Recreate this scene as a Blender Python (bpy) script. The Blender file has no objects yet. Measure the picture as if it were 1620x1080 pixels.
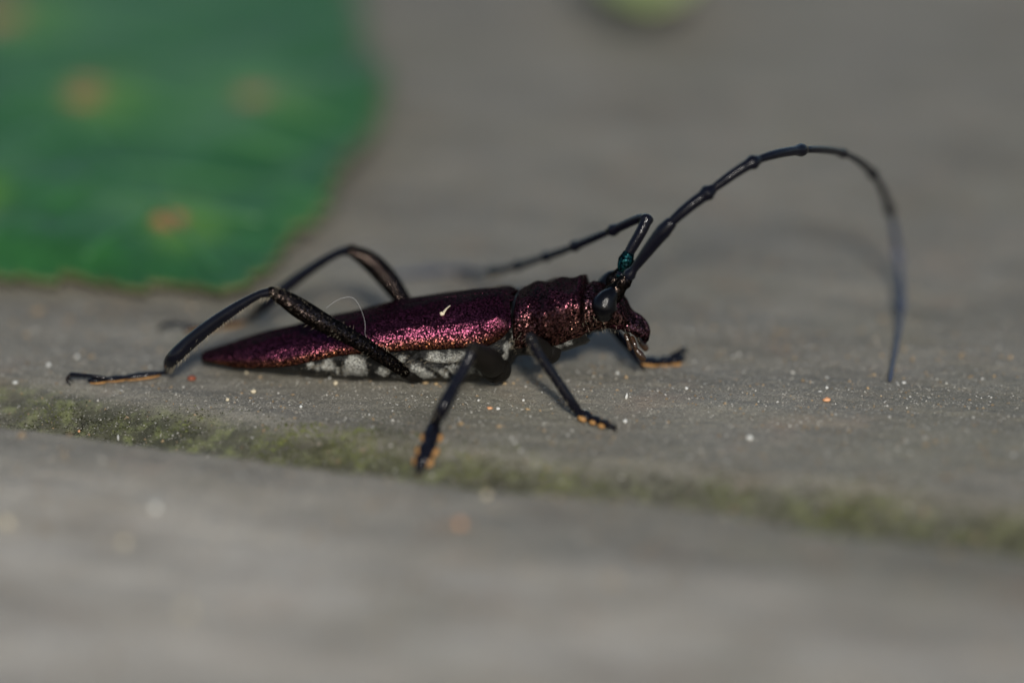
import bpy, math, random
import numpy as np
from mathutils import Vector, Matrix

# one Blender unit is one centimetre
random.seed(7)
RNG = np.random.default_rng(11)
R = math.radians
sc = bpy.context.scene
col = sc.collection

# ------------------------------------------------------------------ camera
TH = R(20.0)
TARGET = np.array([0.0, 0.63, 0.0])
DIST = 25.0
LENS = 144.1
FWD = np.array([0.0, math.cos(TH), -math.sin(TH)])
UP = np.array([0.0, math.sin(TH), math.cos(TH)])
CAM = TARGET - FWD * DIST
cd = bpy.data.cameras.new('camera')
cam = bpy.data.objects.new('camera', cd)
col.objects.link(cam)
cam.location = CAM
cam.rotation_euler = (R(90) - TH, 0, 0)
cd.lens = LENS
cd.sensor_width = 36
cd.clip_start = 0.1
cd.clip_end = 2000
cd.dof.use_dof = True
cd.dof.focus_distance = 24.01
cd.dof.aperture_fstop = LENS / 1000 / 1.5
cd.dof.aperture_blades = 0
sc.camera = cam

# ------------------------------------------------------------------ light
SUN_EL, SUN_AZ = R(29), R(5)          # sun behind the camera, a little to its right
world = bpy.data.worlds.new('World')
sc.world = world
world.use_nodes = True
wn = world.node_tree
wn.nodes.clear()
sky = wn.nodes.new('ShaderNodeTexSky')
sky.sky_type = 'NISHITA'
sky.sun_disc = False
sky.sun_elevation = SUN_EL
sky.sun_rotation = R(180) - SUN_AZ
bg = wn.nodes.new('ShaderNodeBackground')
bg.inputs['Strength'].default_value = 0.085
wo = wn.nodes.new('ShaderNodeOutputWorld')
wn.links.new(sky.outputs[0], bg.inputs[0])
wn.links.new(bg.outputs[0], wo.inputs[0])
sd = bpy.data.lights.new('sun', 'SUN')
sd.energy = 3.15
sd.angle = R(6.0)
sd.color = (1.0, 0.955, 0.88)
sun = bpy.data.objects.new('sun', sd)
col.objects.link(sun)
TO_SUN = Vector((math.sin(SUN_AZ) * math.cos(SUN_EL), -math.cos(SUN_AZ) * math.cos(SUN_EL), math.sin(SUN_EL)))
sun.rotation_euler = TO_SUN.to_track_quat('Z', 'Y').to_euler()
sun.location = TO_SUN * 40

vs = sc.view_settings
vs.view_transform = 'Standard'
vs.look = 'None'
vs.exposure = 0.5
vs.gamma = 1.0
vs.use_curve_mapping = False
sc.render.engine = 'CYCLES'
sc.cycles.use_denoising = True
sc.cycles.max_bounces = 8
sc.cycles.sample_clamp_indirect = 6.0


# ------------------------------------------------------------------ numeric helpers
def ray(px, py):
    k = 36.0 / LENS / 1620.0
    return FWD + np.array([(px - 810) * k, 0, 0]) + UP * ((540 - py) * k)


def smooth(e0, e1, x):
    t = np.clip((x - e0) / (e1 - e0), 0, 1)
    return t * t * (3 - 2 * t)


_LAT = RNG.random((256, 256))


def vnoise(x, y, seed=0):
    x = np.asarray(x, float) + seed * 37.17
    y = np.asarray(y, float) + seed * 11.71
    xi = np.floor(x).astype(int); yi = np.floor(y).astype(int)
    fx = x - xi; fy = y - yi
    fx = fx * fx * fx * (fx * (fx * 6 - 15) + 10); fy = fy * fy * fy * (fy * (fy * 6 - 15) + 10)
    a = _LAT[xi % 256, yi % 256]; b = _LAT[(xi + 1) % 256, yi % 256]
    c = _LAT[xi % 256, (yi + 1) % 256]; d = _LAT[(xi + 1) % 256, (yi + 1) % 256]
    return (a * (1 - fx) + b * fx) * (1 - fy) + (c * (1 - fx) + d * fx) * fy - 0.5


def fbm(x, y, seed=0, octs=4):
    s, a = 0, 1.0
    for i in range(octs):
        s = s + a * vnoise(x * 2 ** i, y * 2 ** i, seed + i)
        a *= 0.5
    return s


# the wooden surface: a valley between two worn boards runs along the grain
_VX = np.array([-60, -6, -3.0, -1.9, -0.93, -0.26, 0.70, 1.45, 3.0, 6, 60])
_VU = np.array([18, 1.0, 0.06, -0.42, -0.92, -1.12, -1.34, -1.55, -2.05, -3.0, -18.5])     # far lip
_VC = np.array([17.1, 0.05, -0.90, -1.28, -1.62, -1.84, -2.05, -2.40, -2.92, -3.9, -19.4])  # near crest
GA = R(-16)
GC, GS = math.cos(GA), math.sin(GA)


def ground(x, y, full=False):
    x = np.asarray(x, float); y = np.asarray(y, float)
    wob = 0.10 * vnoise(x * 0.9, y * 0 + 3, 5) + 0.05 * vnoise(x * 2.7, y * 0 + 1, 6)
    u = np.interp(x, _VX, _VU) + wob
    c = np.interp(x, _VX, _VC) + 0.6 * wob + 0.04 * vnoise(x * 3.3, y * 0 + 9, 8)
    t = (u - y) / (u - c)                       # 0 at the far lip, 1 at the near crest
    depth = 0.22
    far_wall = -depth * smooth(-0.12, 0.66, t)
    near_wall = depth * smooth(0.70, 1.02, t)
    z = far_wall + near_wall + 0.035 * smooth(0.8, 1.05, t) * (1 - 0.4 * smooth(1.0, 3.0, t))
    g = x * GC + y * GS; p = -x * GS + y * GC   # along and across the grain
    m = np.clip(1 - np.abs(t - 0.52) / 0.52, 0, 1)
    moss = smooth(0.0, 0.45, m)
    z = z + 0.035 * fbm(g * 0.28, p * 0.8, 20, 3) + 0.020 * fbm(g * 0.7, p * 3.0, 30, 3) + 0.005 * fbm(g * 4, p * 14, 40, 3)
    z = z + moss * (0.03 * fbm(x * 9, y * 9, 50, 3))
    z = z + 0.006 * fbm(x * 24, y * 24, 60, 3)
    if full:
        front = smooth(-0.1, 1.6, c - y + 0.7 * fbm(g * 0.5, p * 1.2, 110, 3))  # mask: flash falloff painted as paler wood towards the camera
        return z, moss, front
    return z


def G(px, py, h=0.0):
    """the point of the wooden surface (raised by h) that shows at a place in the photograph"""
    d = ray(px, py)
    lo, hi = 8.0, 60.0
    ts = np.linspace(lo, hi, 2600)
    pts = CAM[None] + d[None] * ts[:, None]
    gap = pts[:, 2] - ground(pts[:, 0], pts[:, 1]) - h
    i = int(np.argmax(gap < 0))
    a, b = ts[i - 1], ts[i]
    for _ in range(24):
        m = 0.5 * (a + b)
        q = CAM + d * m
        if q[2] - float(ground(q[0], q[1])) - h > 0: a = m
        else: b = m
    return CAM + d * 0.5 * (a + b)


def Z(px, py, z):
    d = ray(px, py)
    return CAM + d * ((z - CAM[2]) / d[2])


# ------------------------------------------------------------------ mesh helpers
def link(name, me, mat=None, parent=None):
    o = bpy.data.objects.new(name, me)
    col.objects.link(o)
    if mat is not None and me is not None:
        for m in (mat if isinstance(mat, (list, tuple)) else [mat]):
            me.materials.append(m)
    if parent is not None:
        o.parent = parent
    return o


def mesh(name, verts, faces, smooth_shade=True):
    me = bpy.data.meshes.new(name)
    me.from_pydata([tuple(map(float, v)) for v in verts], [], faces)
    me.update()
    if smooth_shade:
        me.polygons.foreach_set('use_smooth', [True] * len(me.polygons))
    return me


def big_mesh(name, verts, faces, smooth_shade=True):
    """numpy arrays: verts (n,3), faces (m,k)"""
    me = bpy.data.meshes.new(name)
    verts = np.ascontiguousarray(verts, dtype=np.float32)
    faces = np.ascontiguousarray(faces, dtype=np.int32)
    m, k = faces.shape
    me.vertices.add(len(verts)); me.vertices.foreach_set('co', verts.ravel())
    me.loops.add(m * k); me.loops.foreach_set('vertex_index', faces.ravel())
    me.polygons.add(m)
    me.polygons.foreach_set('loop_start', np.arange(0, m * k, k, dtype=np.int32))
    me.polygons.foreach_set('use_smooth', np.full(m, smooth_shade))
    me.update(calc_edges=True)
    return me


def attr(me, name, vals):
    a = me.attributes.new(name, 'FLOAT', 'POINT')
    a.data.foreach_set('value', np.asarray(vals, dtype=np.float32))


def tag(o, label=None, cat=None, group=None, kind=None):
    if label: o['label'] = label
    if cat: o['category'] = cat
    if group: o['group'] = group
    if kind: o['kind'] = kind
    return o


def spline(pts, n):
    """Catmull-Rom through rows of any width"""
    P = np.asarray(pts, float)
    if len(P) == 2:
        t = np.linspace(0, 1, n)[:, None]
        return P[0] * (1 - t) + P[1] * t
    E = np.vstack([2 * P[0] - P[1], P, 2 * P[-1] - P[-2]])
    out = []
    m = len(P) - 1
    for k in range(n):
        u = k / (n - 1) * m
        i = min(int(u), m - 1); t = u - i
        a, b, c, d = E[i], E[i + 1], E[i + 2], E[i + 3]
        out.append(0.5 * (2 * b + (c - a) * t + (2 * a - 5 * b + 4 * c - d) * t * t + (3 * b - a - 3 * c + d) * t ** 3))
    return np.array(out)


def tube(path, radii, seg=14, flat=1.0, flat_up=(0, 0, 1), cap=3):
    """swept tube with rounded ends; flat squeezes it along flat_up"""
    path = np.asarray(path, float); radii = np.asarray(radii, float)
    n = len(path)
    tan = np.gradient(path, axis=0)
    tan /= np.linalg.norm(tan, axis=1)[:, None] + 1e-12
    rows_c, rows_r, rows_t = [], [], []
    for k in range(cap, 0, -1):
        a = k / (cap + 0.0) * math.pi / 2 * 0.96
        rows_c.append(path[0] - tan[0] * radii[0] * math.sin(a)); rows_r.append(radii[0] * math.cos(a)); rows_t.append(tan[0])
    for i in range(n):
        rows_c.append(path[i]); rows_r.append(radii[i]); rows_t.append(tan[i])
    for k in range(1, cap + 1):
        a = k / (cap + 0.0) * math.pi / 2 * 0.96
        rows_c.append(path[-1] + tan[-1] * radii[-1] * math.sin(a)); rows_r.append(radii[-1] * math.cos(a)); rows_t.append(tan[-1])
    verts, faces = [], []
    fu = np.array(flat_up, float)
    prev = None
    for c, r, t in zip(rows_c, rows_r, rows_t):
        if prev is None:
            b = fu - t * fu.dot(t)
            if np.linalg.norm(b) < 1e-3: b = np.array([1.0, 0, 0]) - t * t[0]
        else:
            b = prev - t * prev.dot(t)
        b /= np.linalg.norm(b); prev = b
        s = np.cross(t, b)
        for j in range(seg):
            a = 2 * math.pi * j / seg
            verts.append(c + r * (math.cos(a) * b * flat + math.sin(a) * s))
    m = len(rows_c)
    for i in range(m - 1):
        for j in range(seg):
            j2 = (j + 1) % seg
            faces.append((i * seg + j, i * seg + j2, (i + 1) * seg + j2, (i + 1) * seg + j))
    faces.append(tuple(range(seg - 1, -1, -1)))
    faces.append(tuple((m - 1) * seg + j for j in range(seg)))
    return verts, faces


def ellipsoid(c, rx, ry, rz, axes=None, nu=20, nv=12, lump=0.0, seed=0):
    A = np.eye(3) if axes is None else np.asarray(axes, float)
    rg = np.random.default_rng(seed)
    ph = rg.random(6) * 6.28
    verts, faces = [], []
    for i in range(nv + 1):
        th = math.pi * i / nv
        for j in range(nu):
            a = 2 * math.pi * j / nu
            k = 1 + lump * (math.sin(2 * a + ph[0] + 2 * th) + math.sin(3 * th + ph[1] + a) + 0.7 * math.sin(5 * a + ph[2]) * math.sin(th) + 0.6 * math.sin(4 * th + 3 * a + ph[3]) * math.sin(th))
            v = np.array([rx * math.sin(th) * math.cos(a), ry * math.sin(th) * math.sin(a), rz * math.cos(th)]) * k
            verts.append(np.asarray(c) + v @ A)
    for i in range(nv):
        for j in range(nu):
            j2 = (j + 1) % nu
            faces.append((i * nu + j, (i + 1) * nu + j, (i + 1) * nu + j2, i * nu + j2))
    return verts, faces


def merge(*parts):
    V, F = [], []
    for v, f in parts:
        o = len(V)
        V += list(v); F += [tuple(i + o for i in q) for q in f]
    return V, F


# ------------------------------------------------------------------ materials
class NT:
    def __init__(s, name):
        s.m = bpy.data.materials.new(name); s.m.use_nodes = True
        s.t = s.m.node_tree; s.n = s.t.nodes
        s.b = s.n['Principled BSDF']

    def add(s, kind, **kw):
        nd = s.n.new('ShaderNode' + kind)
        for k, v in kw.items():
            if k.startswith('_'): setattr(nd, k[1:], v)
            else: nd.inputs[k.replace('__', ' ')].default_value = v
        return nd

    def ln(s, a, b): s.t.links.new(a, b)

    def coords(s, scale=(1, 1, 1), rot=(0, 0, 0)):
        tc = s.add('TexCoord')
        mp = s.add('Mapping')
        mp.inputs['Scale'].default_value = scale
        mp.inputs['Rotation'].default_value = rot
        s.ln(tc.outputs['Object'], mp.inputs['Vector'])
        return mp.outputs[0]

    def noise(s, vec, scale, detail=4, rough=0.55):
        nd = s.add('TexNoise', Scale=scale, Detail=detail, Roughness=rough)
        s.ln(vec, nd.inputs['Vector'])
        return nd

    def ramp(s, fac, stops):
        nd = s.add('ValToRGB')
        e = nd.color_ramp.elements
        while len(e) > 1: e.remove(e[-1])
        e[0].position, c = stops[0][0], stops[0][1]
        e[0].color = c if len(c) == 4 else (*c, 1)
        for p, c in stops[1:]:
            x = e.new(p); x.color = c if len(c) == 4 else (*c, 1)
        s.ln(fac, nd.inputs[0])
        return nd.outputs[0]

    def mix(s, fac, a, b, blend='MIX'):
        nd = s.add('Mix', _data_type='RGBA', _blend_type=blend)
        for sock, v in ((nd.inputs[0], fac), (nd.inputs[6], a), (nd.inputs[7], b)):
            if hasattr(v, 'is_linked'): s.ln(v, sock)
            elif isinstance(v, (int, float)): sock.default_value = v
            else: sock.default_value = v if len(v) == 4 else (*v, 1)
        return nd.outputs[2]

    def math(s, op, a, b=0.0):
        nd = s.add('Math', _operation=op)
        for sock, v in ((nd.inputs[0], a), (nd.inputs[1], b)):
            if hasattr(v, 'is_linked'): s.ln(v, sock)
            else: sock.default_value = v
        return nd.outputs[0]

    def attr(s, name):
        nd = s.add('Attribute'); nd.attribute_name = name
        return nd.outputs['Fac']

    def bump(s, height, strength, dist, normal=None):
        nd = s.add('Bump', Strength=strength, Distance=dist)
        s.ln(height, nd.inputs['Height'])
        if normal is not None: s.ln(normal, nd.inputs['Normal'])
        return nd.outputs[0]

    def set(s, **kw):
        for k, v in kw.items():
            sock = s.b.inputs[k.replace('__', ' ')]
            if hasattr(v, 'is_linked'): s.ln(v, sock)
            elif isinstance(v, tuple) and len(v) == 3: sock.default_value = (*v, 1)
            else: sock.default_value = v
        return s.m


def m_wood():
    s = NT('weathered_wood')
    v = s.coords((1, 1, 1), (0, 0, -GA))
    g = s.add('Mapping'); g.inputs['Scale'].default_value = (0.35, 2.6, 1.0); s.ln(v, g.inputs['Vector'])
    g2 = s.add('Mapping'); g2.inputs['Scale'].default_value = (0.8, 1.5, 1.0); s.ln(v, g2.inputs['Vector'])
    n1 = s.noise(g2.outputs[0], 1.3, 5)
    n2 = s.noise(g.outputs[0], 7.0, 5, 0.65)
    n3 = s.noise(v, 70.0, 4, 0.8)
    n4 = s.noise(v, 0.55, 3)
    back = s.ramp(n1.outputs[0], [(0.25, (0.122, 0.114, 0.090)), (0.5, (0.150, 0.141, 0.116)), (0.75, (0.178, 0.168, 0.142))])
    front_lit = s.ramp(n1.outputs[0], [(0.25, (0.245, 0.222, 0.182)), (0.5, (0.310, 0.286, 0.244)), (0.75, (0.365, 0.340, 0.298))])  # paler front board, with the brightness near the flash painted into its colour
    c = s.mix(s.attr('front'), back, front_lit)
    c = s.mix(0.30, c, s.ramp(n2.outputs[0], [(0.3, (0.62, 0.6, 0.57)), (0.5, (1, 1, 1)), (0.75, (1.25, 1.22, 1.18))]), 'MULTIPLY')
    c = s.mix(0.75, c, s.ramp(n3.outputs[0], [(0.34, (0.35, 0.34, 0.32)), (0.5, (1, 1, 1)), (0.66, (1.75, 1.70, 1.60))]), 'MULTIPLY')
    nb1 = s.noise(g2.outputs[0], 1.0, 4, 0.6)
    c = s.mix(0.8, c, s.ramp(nb1.outputs[0], [(0.36, (0.78, 0.77, 0.76)), (0.5, (1, 1, 1)), (0.64, (1.12, 1.11, 1.10))]), 'MULTIPLY')
    nb2 = s.noise(v, 1.6, 3, 0.6)
    c = s.mix(s.ramp(nb2.outputs[0], [(0.56, (0, 0, 0)), (0.72, (0.30, 0.30, 0.30))]), c, (0.24, 0.165, 0.115))
    # warm and green algae tints
    c = s.mix(s.ramp(n4.outputs[0], [(0.5, (0, 0, 0)), (0.75, (0.35, 0.35, 0.35))]), c, (0.16, 0.155, 0.10))
    nm = s.noise(v, 9.0, 5, 0.7)
    mcol = s.ramp(nm.outputs[0], [(0.30, (0.020, 0.020, 0.013)), (0.5, (0.048, 0.050, 0.028)), (0.64, (0.100, 0.112, 0.042)), (0.8, (0.15, 0.155, 0.07))])
    c = s.mix(s.math('MULTIPLY', s.attr('moss'), 0.92), c, mcol)
    h = s.math('ADD', s.math('MULTIPLY', n3.outputs[0], 0.6), s.math('MULTIPLY', n2.outputs[0], 0.4))
    nrm = s.bump(h, 0.55, 0.03)
    return s.set(Base__Color=c, Roughness=0.82, Normal=nrm, Specular__IOR__Level=0.35)


def shiny_shell(name, dark, hot, warm, zlo=0.2, zhi=0.45, cell=70.0, tilt=0.55, rough=0.32, attr_warm=None):
    """metallic granulate cuticle: every granule tilts a little and has its own tint"""
    s = NT(name)
    v = s.coords()
    vo = s.add('TexVoronoi', Scale=cell); s.ln(v, vo.inputs['Vector'])
    vo2 = s.add('TexVoronoi', Scale=cell * 1.9); s.ln(v, vo2.inputs['Vector'])
    sep = s.add('SeparateColor'); s.ln(vo.outputs['Color'], sep.inputs[0])
    nz = s.noise(v, 5.0, 3)
    lively = hot
    if attr_warm:
        w = s.math('MULTIPLY', s.attr(attr_warm), s.math('ADD', 0.35, sep.outputs[1]))
        lively = s.mix(w, hot, warm)
    base = s.mix(s.ramp(sep.outputs[0], [(0.35, (0, 0, 0)), (0.9, (1, 1, 1))]), dark, lively)
    base = s.mix(s.ramp(nz.outputs[0], [(0.4, (0, 0, 0)), (0.8, (0.4, 0.4, 0.4))]), base, dark)
    # granule normals
    sub = s.add('VectorMath', _operation='SUBTRACT'); s.ln(vo.outputs['Color'], sub.inputs[0]); sub.inputs[1].default_value = (0.5, 0.5, 0.5)
    mul = s.add('VectorMath', _operation='SCALE'); s.ln(sub.outputs[0], mul.inputs[0]); mul.inputs['Scale'].default_value = tilt
    geo = s.add('NewGeometry')
    bn = s.bump(vo2.outputs['Distance'], 0.2, 0.004)
    addv = s.add('VectorMath', _operation='ADD'); s.ln(bn, addv.inputs[0]); s.ln(mul.outputs[0], addv.inputs[1])
    nor = s.add('VectorMath', _operation='NORMALIZE'); s.ln(addv.outputs[0], nor.inputs[0])
    return s.set(Base__Color=base, Metallic=0.92, Roughness=rough, Normal=nor.outputs[0], Specular__IOR__Level=0.2, Specular__Tint=tuple(0.25 * q + 0.02 for q in hot))


def m_body():
    """black underside with patches of short silver hair"""
    s = NT('black_cuticle_silver_hair')
    v = s.coords()
    n = s.noise(v, 22.0, 6, 0.8)
    n2 = s.noise(v, 75.0, 4, 0.8)
    f = s.math('ADD', s.attr('pub'), s.math('MULTIPLY', s.math('SUBTRACT', n.outputs[0], 0.5), 2.7))
    f = s.math('MULTIPLY', s.ramp(f, [(0.25, (0, 0, 0)), (0.95, (1, 1, 1))]), s.ramp(n2.outputs[0], [(0.36, (0.04, 0.04, 0.04)), (0.50, (0.5, 0.5, 0.5)), (0.66, (1, 1, 1))]))
    c = s.mix(f, (0.004, 0.004, 0.0038), (0.46, 0.46, 0.42))
    r = s.math('ADD', 0.30, s.math('MULTIPLY', f, 0.35))
    nrm = s.bump(n2.outputs[0], 0.7, 0.015)
    return s.set(Base__Color=c, Roughness=r, Normal=nrm, Specular__IOR__Level=0.3)


def m_black(name, c=(0.0025, 0.0025, 0.004), rough=0.16, cell=150.0, strength=0.2, spec=0.18, metallic=0.0):
    s = NT(name)
    v = s.coords()
    vo = s.add('TexVoronoi', Scale=cell); s.ln(v, vo.inputs['Vector'])
    n = s.noise(v, 14, 4)
    cc = s.mix(n.outputs[0], c, tuple(x * 2.2 for x in c))
    nrm = s.bump(vo.outputs['Distance'], strength, 0.004)
    return s.set(Base__Color=cc, Roughness=rough, Normal=nrm, Specular__IOR__Level=spec, Metallic=metallic)


def m_plain(name, c, c2=None, rough=0.6, scale=30.0, spec=0.4, sub=0.0, bump=0.3):
    s = NT(name)
    v = s.coords()
    n = s.noise(v, scale, 4, 0.6)
    cc = s.ramp(n.outputs[0], [(0.3, c), (0.72, c2 or tuple(x * 1.6 for x in c))])
    nrm = s.bump(n.outputs[0], bump, 0.02)
    m = s.set(Base__Color=cc, Roughness=rough, Normal=nrm, Specular__IOR__Level=spec)
    return m


def m_leaf():
    s = NT('leaf_green')
    v = s.coords()
    n = s.noise(v, 0.9, 4); n2 = s.noise(v, 7.0, 5, 0.65)
    c = s.ramp(n.outputs[0], [(0.3, (0.010, 0.056, 0.011)), (0.55, (0.018, 0.086, 0.018)), (0.75, (0.052, 0.135, 0.046))])
    c = s.mix(0.5, c, s.ramp(n2.outputs[0], [(0.3, (0.6, 0.6, 0.6)), (0.7, (1.4, 1.4, 1.4))]), 'MULTIPLY')
    c = s.mix(s.attr('halo'), c, (0.060, 0.150, 0.018))
    c = s.mix(s.attr('spot'), c, (0.30, 0.115, 0.05))
    c = s.mix(s.attr('edge'), c, (0.13, 0.085, 0.04))
    nrm = s.bump(n2.outputs[0], 0.6, 0.06)
    return s.set(Base__Color=c, Roughness=0.5, Normal=nrm, Specular__IOR__Level=0.3)


MW = m_wood()
M_ELY = shiny_shell('purple_elytra', (0.010, 0.004, 0.005), (0.150, 0.036, 0.070), (0.24, 0.095, 0.040), attr_warm='warm', cell=170.0, tilt=0.46, rough=0.23)
M_PRO = shiny_shell('purple_pronotum', (0.008, 0.004, 0.004), (0.160, 0.048, 0.070), (0.26, 0.160, 0.100), cell=145.0, tilt=0.85, rough=0.18, attr_warm='warm')
M_HEAD = shiny_shell('dark_head', (0.006, 0.004, 0.004), (0.180, 0.080, 0.100), (0.32, 0.20, 0.13), cell=110.0, tilt=0.95, rough=0.2, attr_warm='warm')
M_FEM = shiny_shell('dark_bronze_femur', (0.002, 0.002, 0.003), (0.048, 0.036, 0.030), (0.2, 0.1, 0.03), cell=140.0, tilt=0.7, rough=0.16)
M_TEAL = shiny_shell('teal_scape', (0.003, 0.008, 0.010), (0.015, 0.080, 0.085), (0.2, 0.2, 0.03), cell=80.0, tilt=0.5, rough=0.3)
M_BODY = m_body()
M_BLACK = m_black('blue_black_cuticle')
M_ANT = m_black('antenna_black', (0.0018, 0.0018, 0.0035), 0.18, 140.0, 0.3, 0.18)
M_DULL = m_black('dull_femur', (0.005, 0.0042, 0.0035), 0.5, 90.0, 1.0, 0.06)
M_ANT_END = m_black('antenna_blue_grey', (0.022, 0.026, 0.040), 0.4, 140.0, 0.4, 0.25)
M_PALP = m_black('palp_amber', (0.016, 0.008, 0.004), 0.15, 120.0, 0.3, 0.4)
M_EYE = m_black('eye_black', (0.001, 0.001, 0.0015), 0.17, 260.0, 0.2, 0.2)
M_JAW = m_black('dark_brown_mouth', (0.005, 0.0028, 0.0022), 0.22, 110.0, 1.0, 0.2)
M_PAD = m_plain('orange_foot_pad', (0.17, 0.080, 0.022), (0.34, 0.18, 0.055), 0.6, 60.0)
M_HAIR = m_plain('pale_hair', (0.30, 0.27, 0.20), (0.45, 0.42, 0.34), 0.5, 20.0)
M_DARKHAIR = m_plain('dark_hair', (0.12, 0.10, 0.07), (0.26, 0.23, 0.17), 0.5, 20.0)
M_SILK = m_plain('silk', (0.22, 0.22, 0.22), (0.38, 0.38, 0.38), 0.3, 20.0)

# ------------------------------------------------------------------ the wooden surface
def axis(pieces):
    out = []
    for a, b, st in pieces:
        out.append(np.arange(a, b - 1e-6, st))
    return np.concatenate(out + [[pieces[-1][1]]])


gx = axis([(-200, -60, 20), (-60, -10, 2.5), (-10, -4, 0.25), (-4, 4, 0.0125), (4, 10, 0.25), (10, 60, 2.5), (60, 200, 20)])
gy = axis([(-200, -60, 20), (-60, -12, 2), (-12, -7, 0.12), (-7, -2.6, 0.03), (-2.6, 1.4, 0.0125), (1.4, 4, 0.03), (4, 10, 0.06), (10, 20, 0.5), (20, 60, 4), (60, 200, 20)])
XX, YY = np.meshgrid(gx, gy)
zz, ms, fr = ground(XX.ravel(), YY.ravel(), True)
nx, ny = len(gx), len(gy)
idx = np.arange(nx * ny).reshape(ny, nx)
quads = np.stack([idx[:-1, :-1], idx[:-1, 1:], idx[1:, 1:], idx[1:, :-1]], -1).reshape(-1, 4)
gm = big_mesh('ground', np.stack([XX.ravel(), YY.ravel(), zz], -1), quads)
attr(gm, 'moss', ms * (0.75 + 0.5 * np.clip(fbm(XX.ravel() * 1.2, YY.ravel() * 1.2, 70, 3) + 0.5, 0, 1)) * 0.85)
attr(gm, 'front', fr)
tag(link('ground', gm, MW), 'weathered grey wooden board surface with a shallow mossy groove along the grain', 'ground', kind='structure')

# ------------------------------------------------------------------ beetle frame
YAW = R(-6.5)
ORG = np.array([(640 - 810) / 270.0, 0.0, 0.0])
AX = np.array([math.cos(YAW), math.sin(YAW), 0.0])       # towards the head
LAT = np.array([-math.sin(YAW), math.cos(YAW), 0.0])     # towards the far side
ZUP = np.array([0, 0, 1.0])


def L(px, py, lat=0.0):
    """the point at lateral distance lat from the beetle's middle plane that shows at a place in the photograph"""
    d = ray(px, py)
    t = (lat - (CAM - ORG).dot(LAT)) / d.dot(LAT)
    return CAM + d * t


def to_local(v):
    q = np.asarray(v, float) - ORG
    return np.stack([q @ AX, q @ LAT, q @ ZUP], -1)


def to_world(q):
    q = np.asarray(q, float)
    return ORG + q[..., 0:1] * AX + q[..., 1:2] * LAT + q[..., 2:3] * ZUP


beetle = bpy.data.objects.new('longhorn_beetle', None)
col.objects.link(beetle)
beetle.location = ORG
beetle.rotation_euler = (0, 0, YAW)
beetle.empty_display_size = 0.3
tag(beetle, 'dark purple longhorn beetle with long curved black antennae standing on weathered wood', 'beetle')


def bpart(name, vf, mat, parent=None, local=False):
    v, f = vf
    v = np.asarray(v, float)
    if not local: v = to_local(v)
    return link(name, mesh(name, v, f), mat, parent or beetle)


# --- body sections, from the tail to the mouth: place along the photo, top, widest line, bottom, half width
K = 0.342 * 0.985 / 0.94
SEC = [
    (319, 560, 568, 574, .015), (326, 555, 570, 576, .065), (345, 548, 573, 578, .105), (380, 536, 577, 581, .15), (420, 524, 577, 585, .195),
    (460, 515, 575, 588, .225), (500, 505, 568, 593, .245), (560, 491, 557, 598, .265), (620, 477, 552, 601, .28),
    (680, 467, 549, 602, .29), (740, 459, 546, 600, .30), (778, 455, 541, 597, .30), (806, 454, 530, 582, .285),
]


def solve(px, t, m, b, w):
    pt, pm, pb = (to_local(L(px, y)) for y in (t, m, b))
    zm = pm[2] + K * w
    top = pt[2] - zm; bot = zm - pb[2]
    h = math.sqrt(max(top * top - (K * w) ** 2, (0.35 * top) ** 2))
    d = math.sqrt(max(bot * bot - (K * w) ** 2, (0.30 * bot) ** 2))
    return pm[0], zm, h, d, w


ES = np.array([solve(*s) for s in SEC])             # x, z_margin, h_up, h_down, w
FRONT = [
    (813, 466, 520, 574, .225), (822, 456, 512, 562, .235), (835, 450, 509, 560, .245), (852, 445, 507, 562, .255),
    (872, 442, 505, 560, .26), (892, 440, 500, 553, .255), (908, 438, 494, 545, .245), (917, 437, 490, 540, .242),
    (924, 438, 488, 535, .238), (929, 447, 487, 529, .19), (940, 445, 486, 525, .192), (957, 449, 486, 521, .198),
    (973, 457, 490, 519, .190), (984, 468, 497, 521, .165), (994, 484, 507, 524, .130), (1004, 501, 516, 530, .105),
    (1013, 510, 522, 535, .080), (1020, 517, 527, 537, .055), (1024, 524, 530, 535, .02),
]
FS = np.array([solve(*s) for s in FRONT])
BODY = ES.copy(); BODY[:, 2] *= 0.55; BODY[:, 4] *= 0.94
BODY = np.vstack([BODY[:-1], [BODY[-1] * 1.0], FS])
nb = 420
BS = spline(BODY, nb)
BS[:, 2:] = np.maximum(BS[:, 2:], 0.004)
x_neck, x_collar = FS[0, 0], FS[8, 0]
NA = 152
bv, bw = [], []
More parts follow.
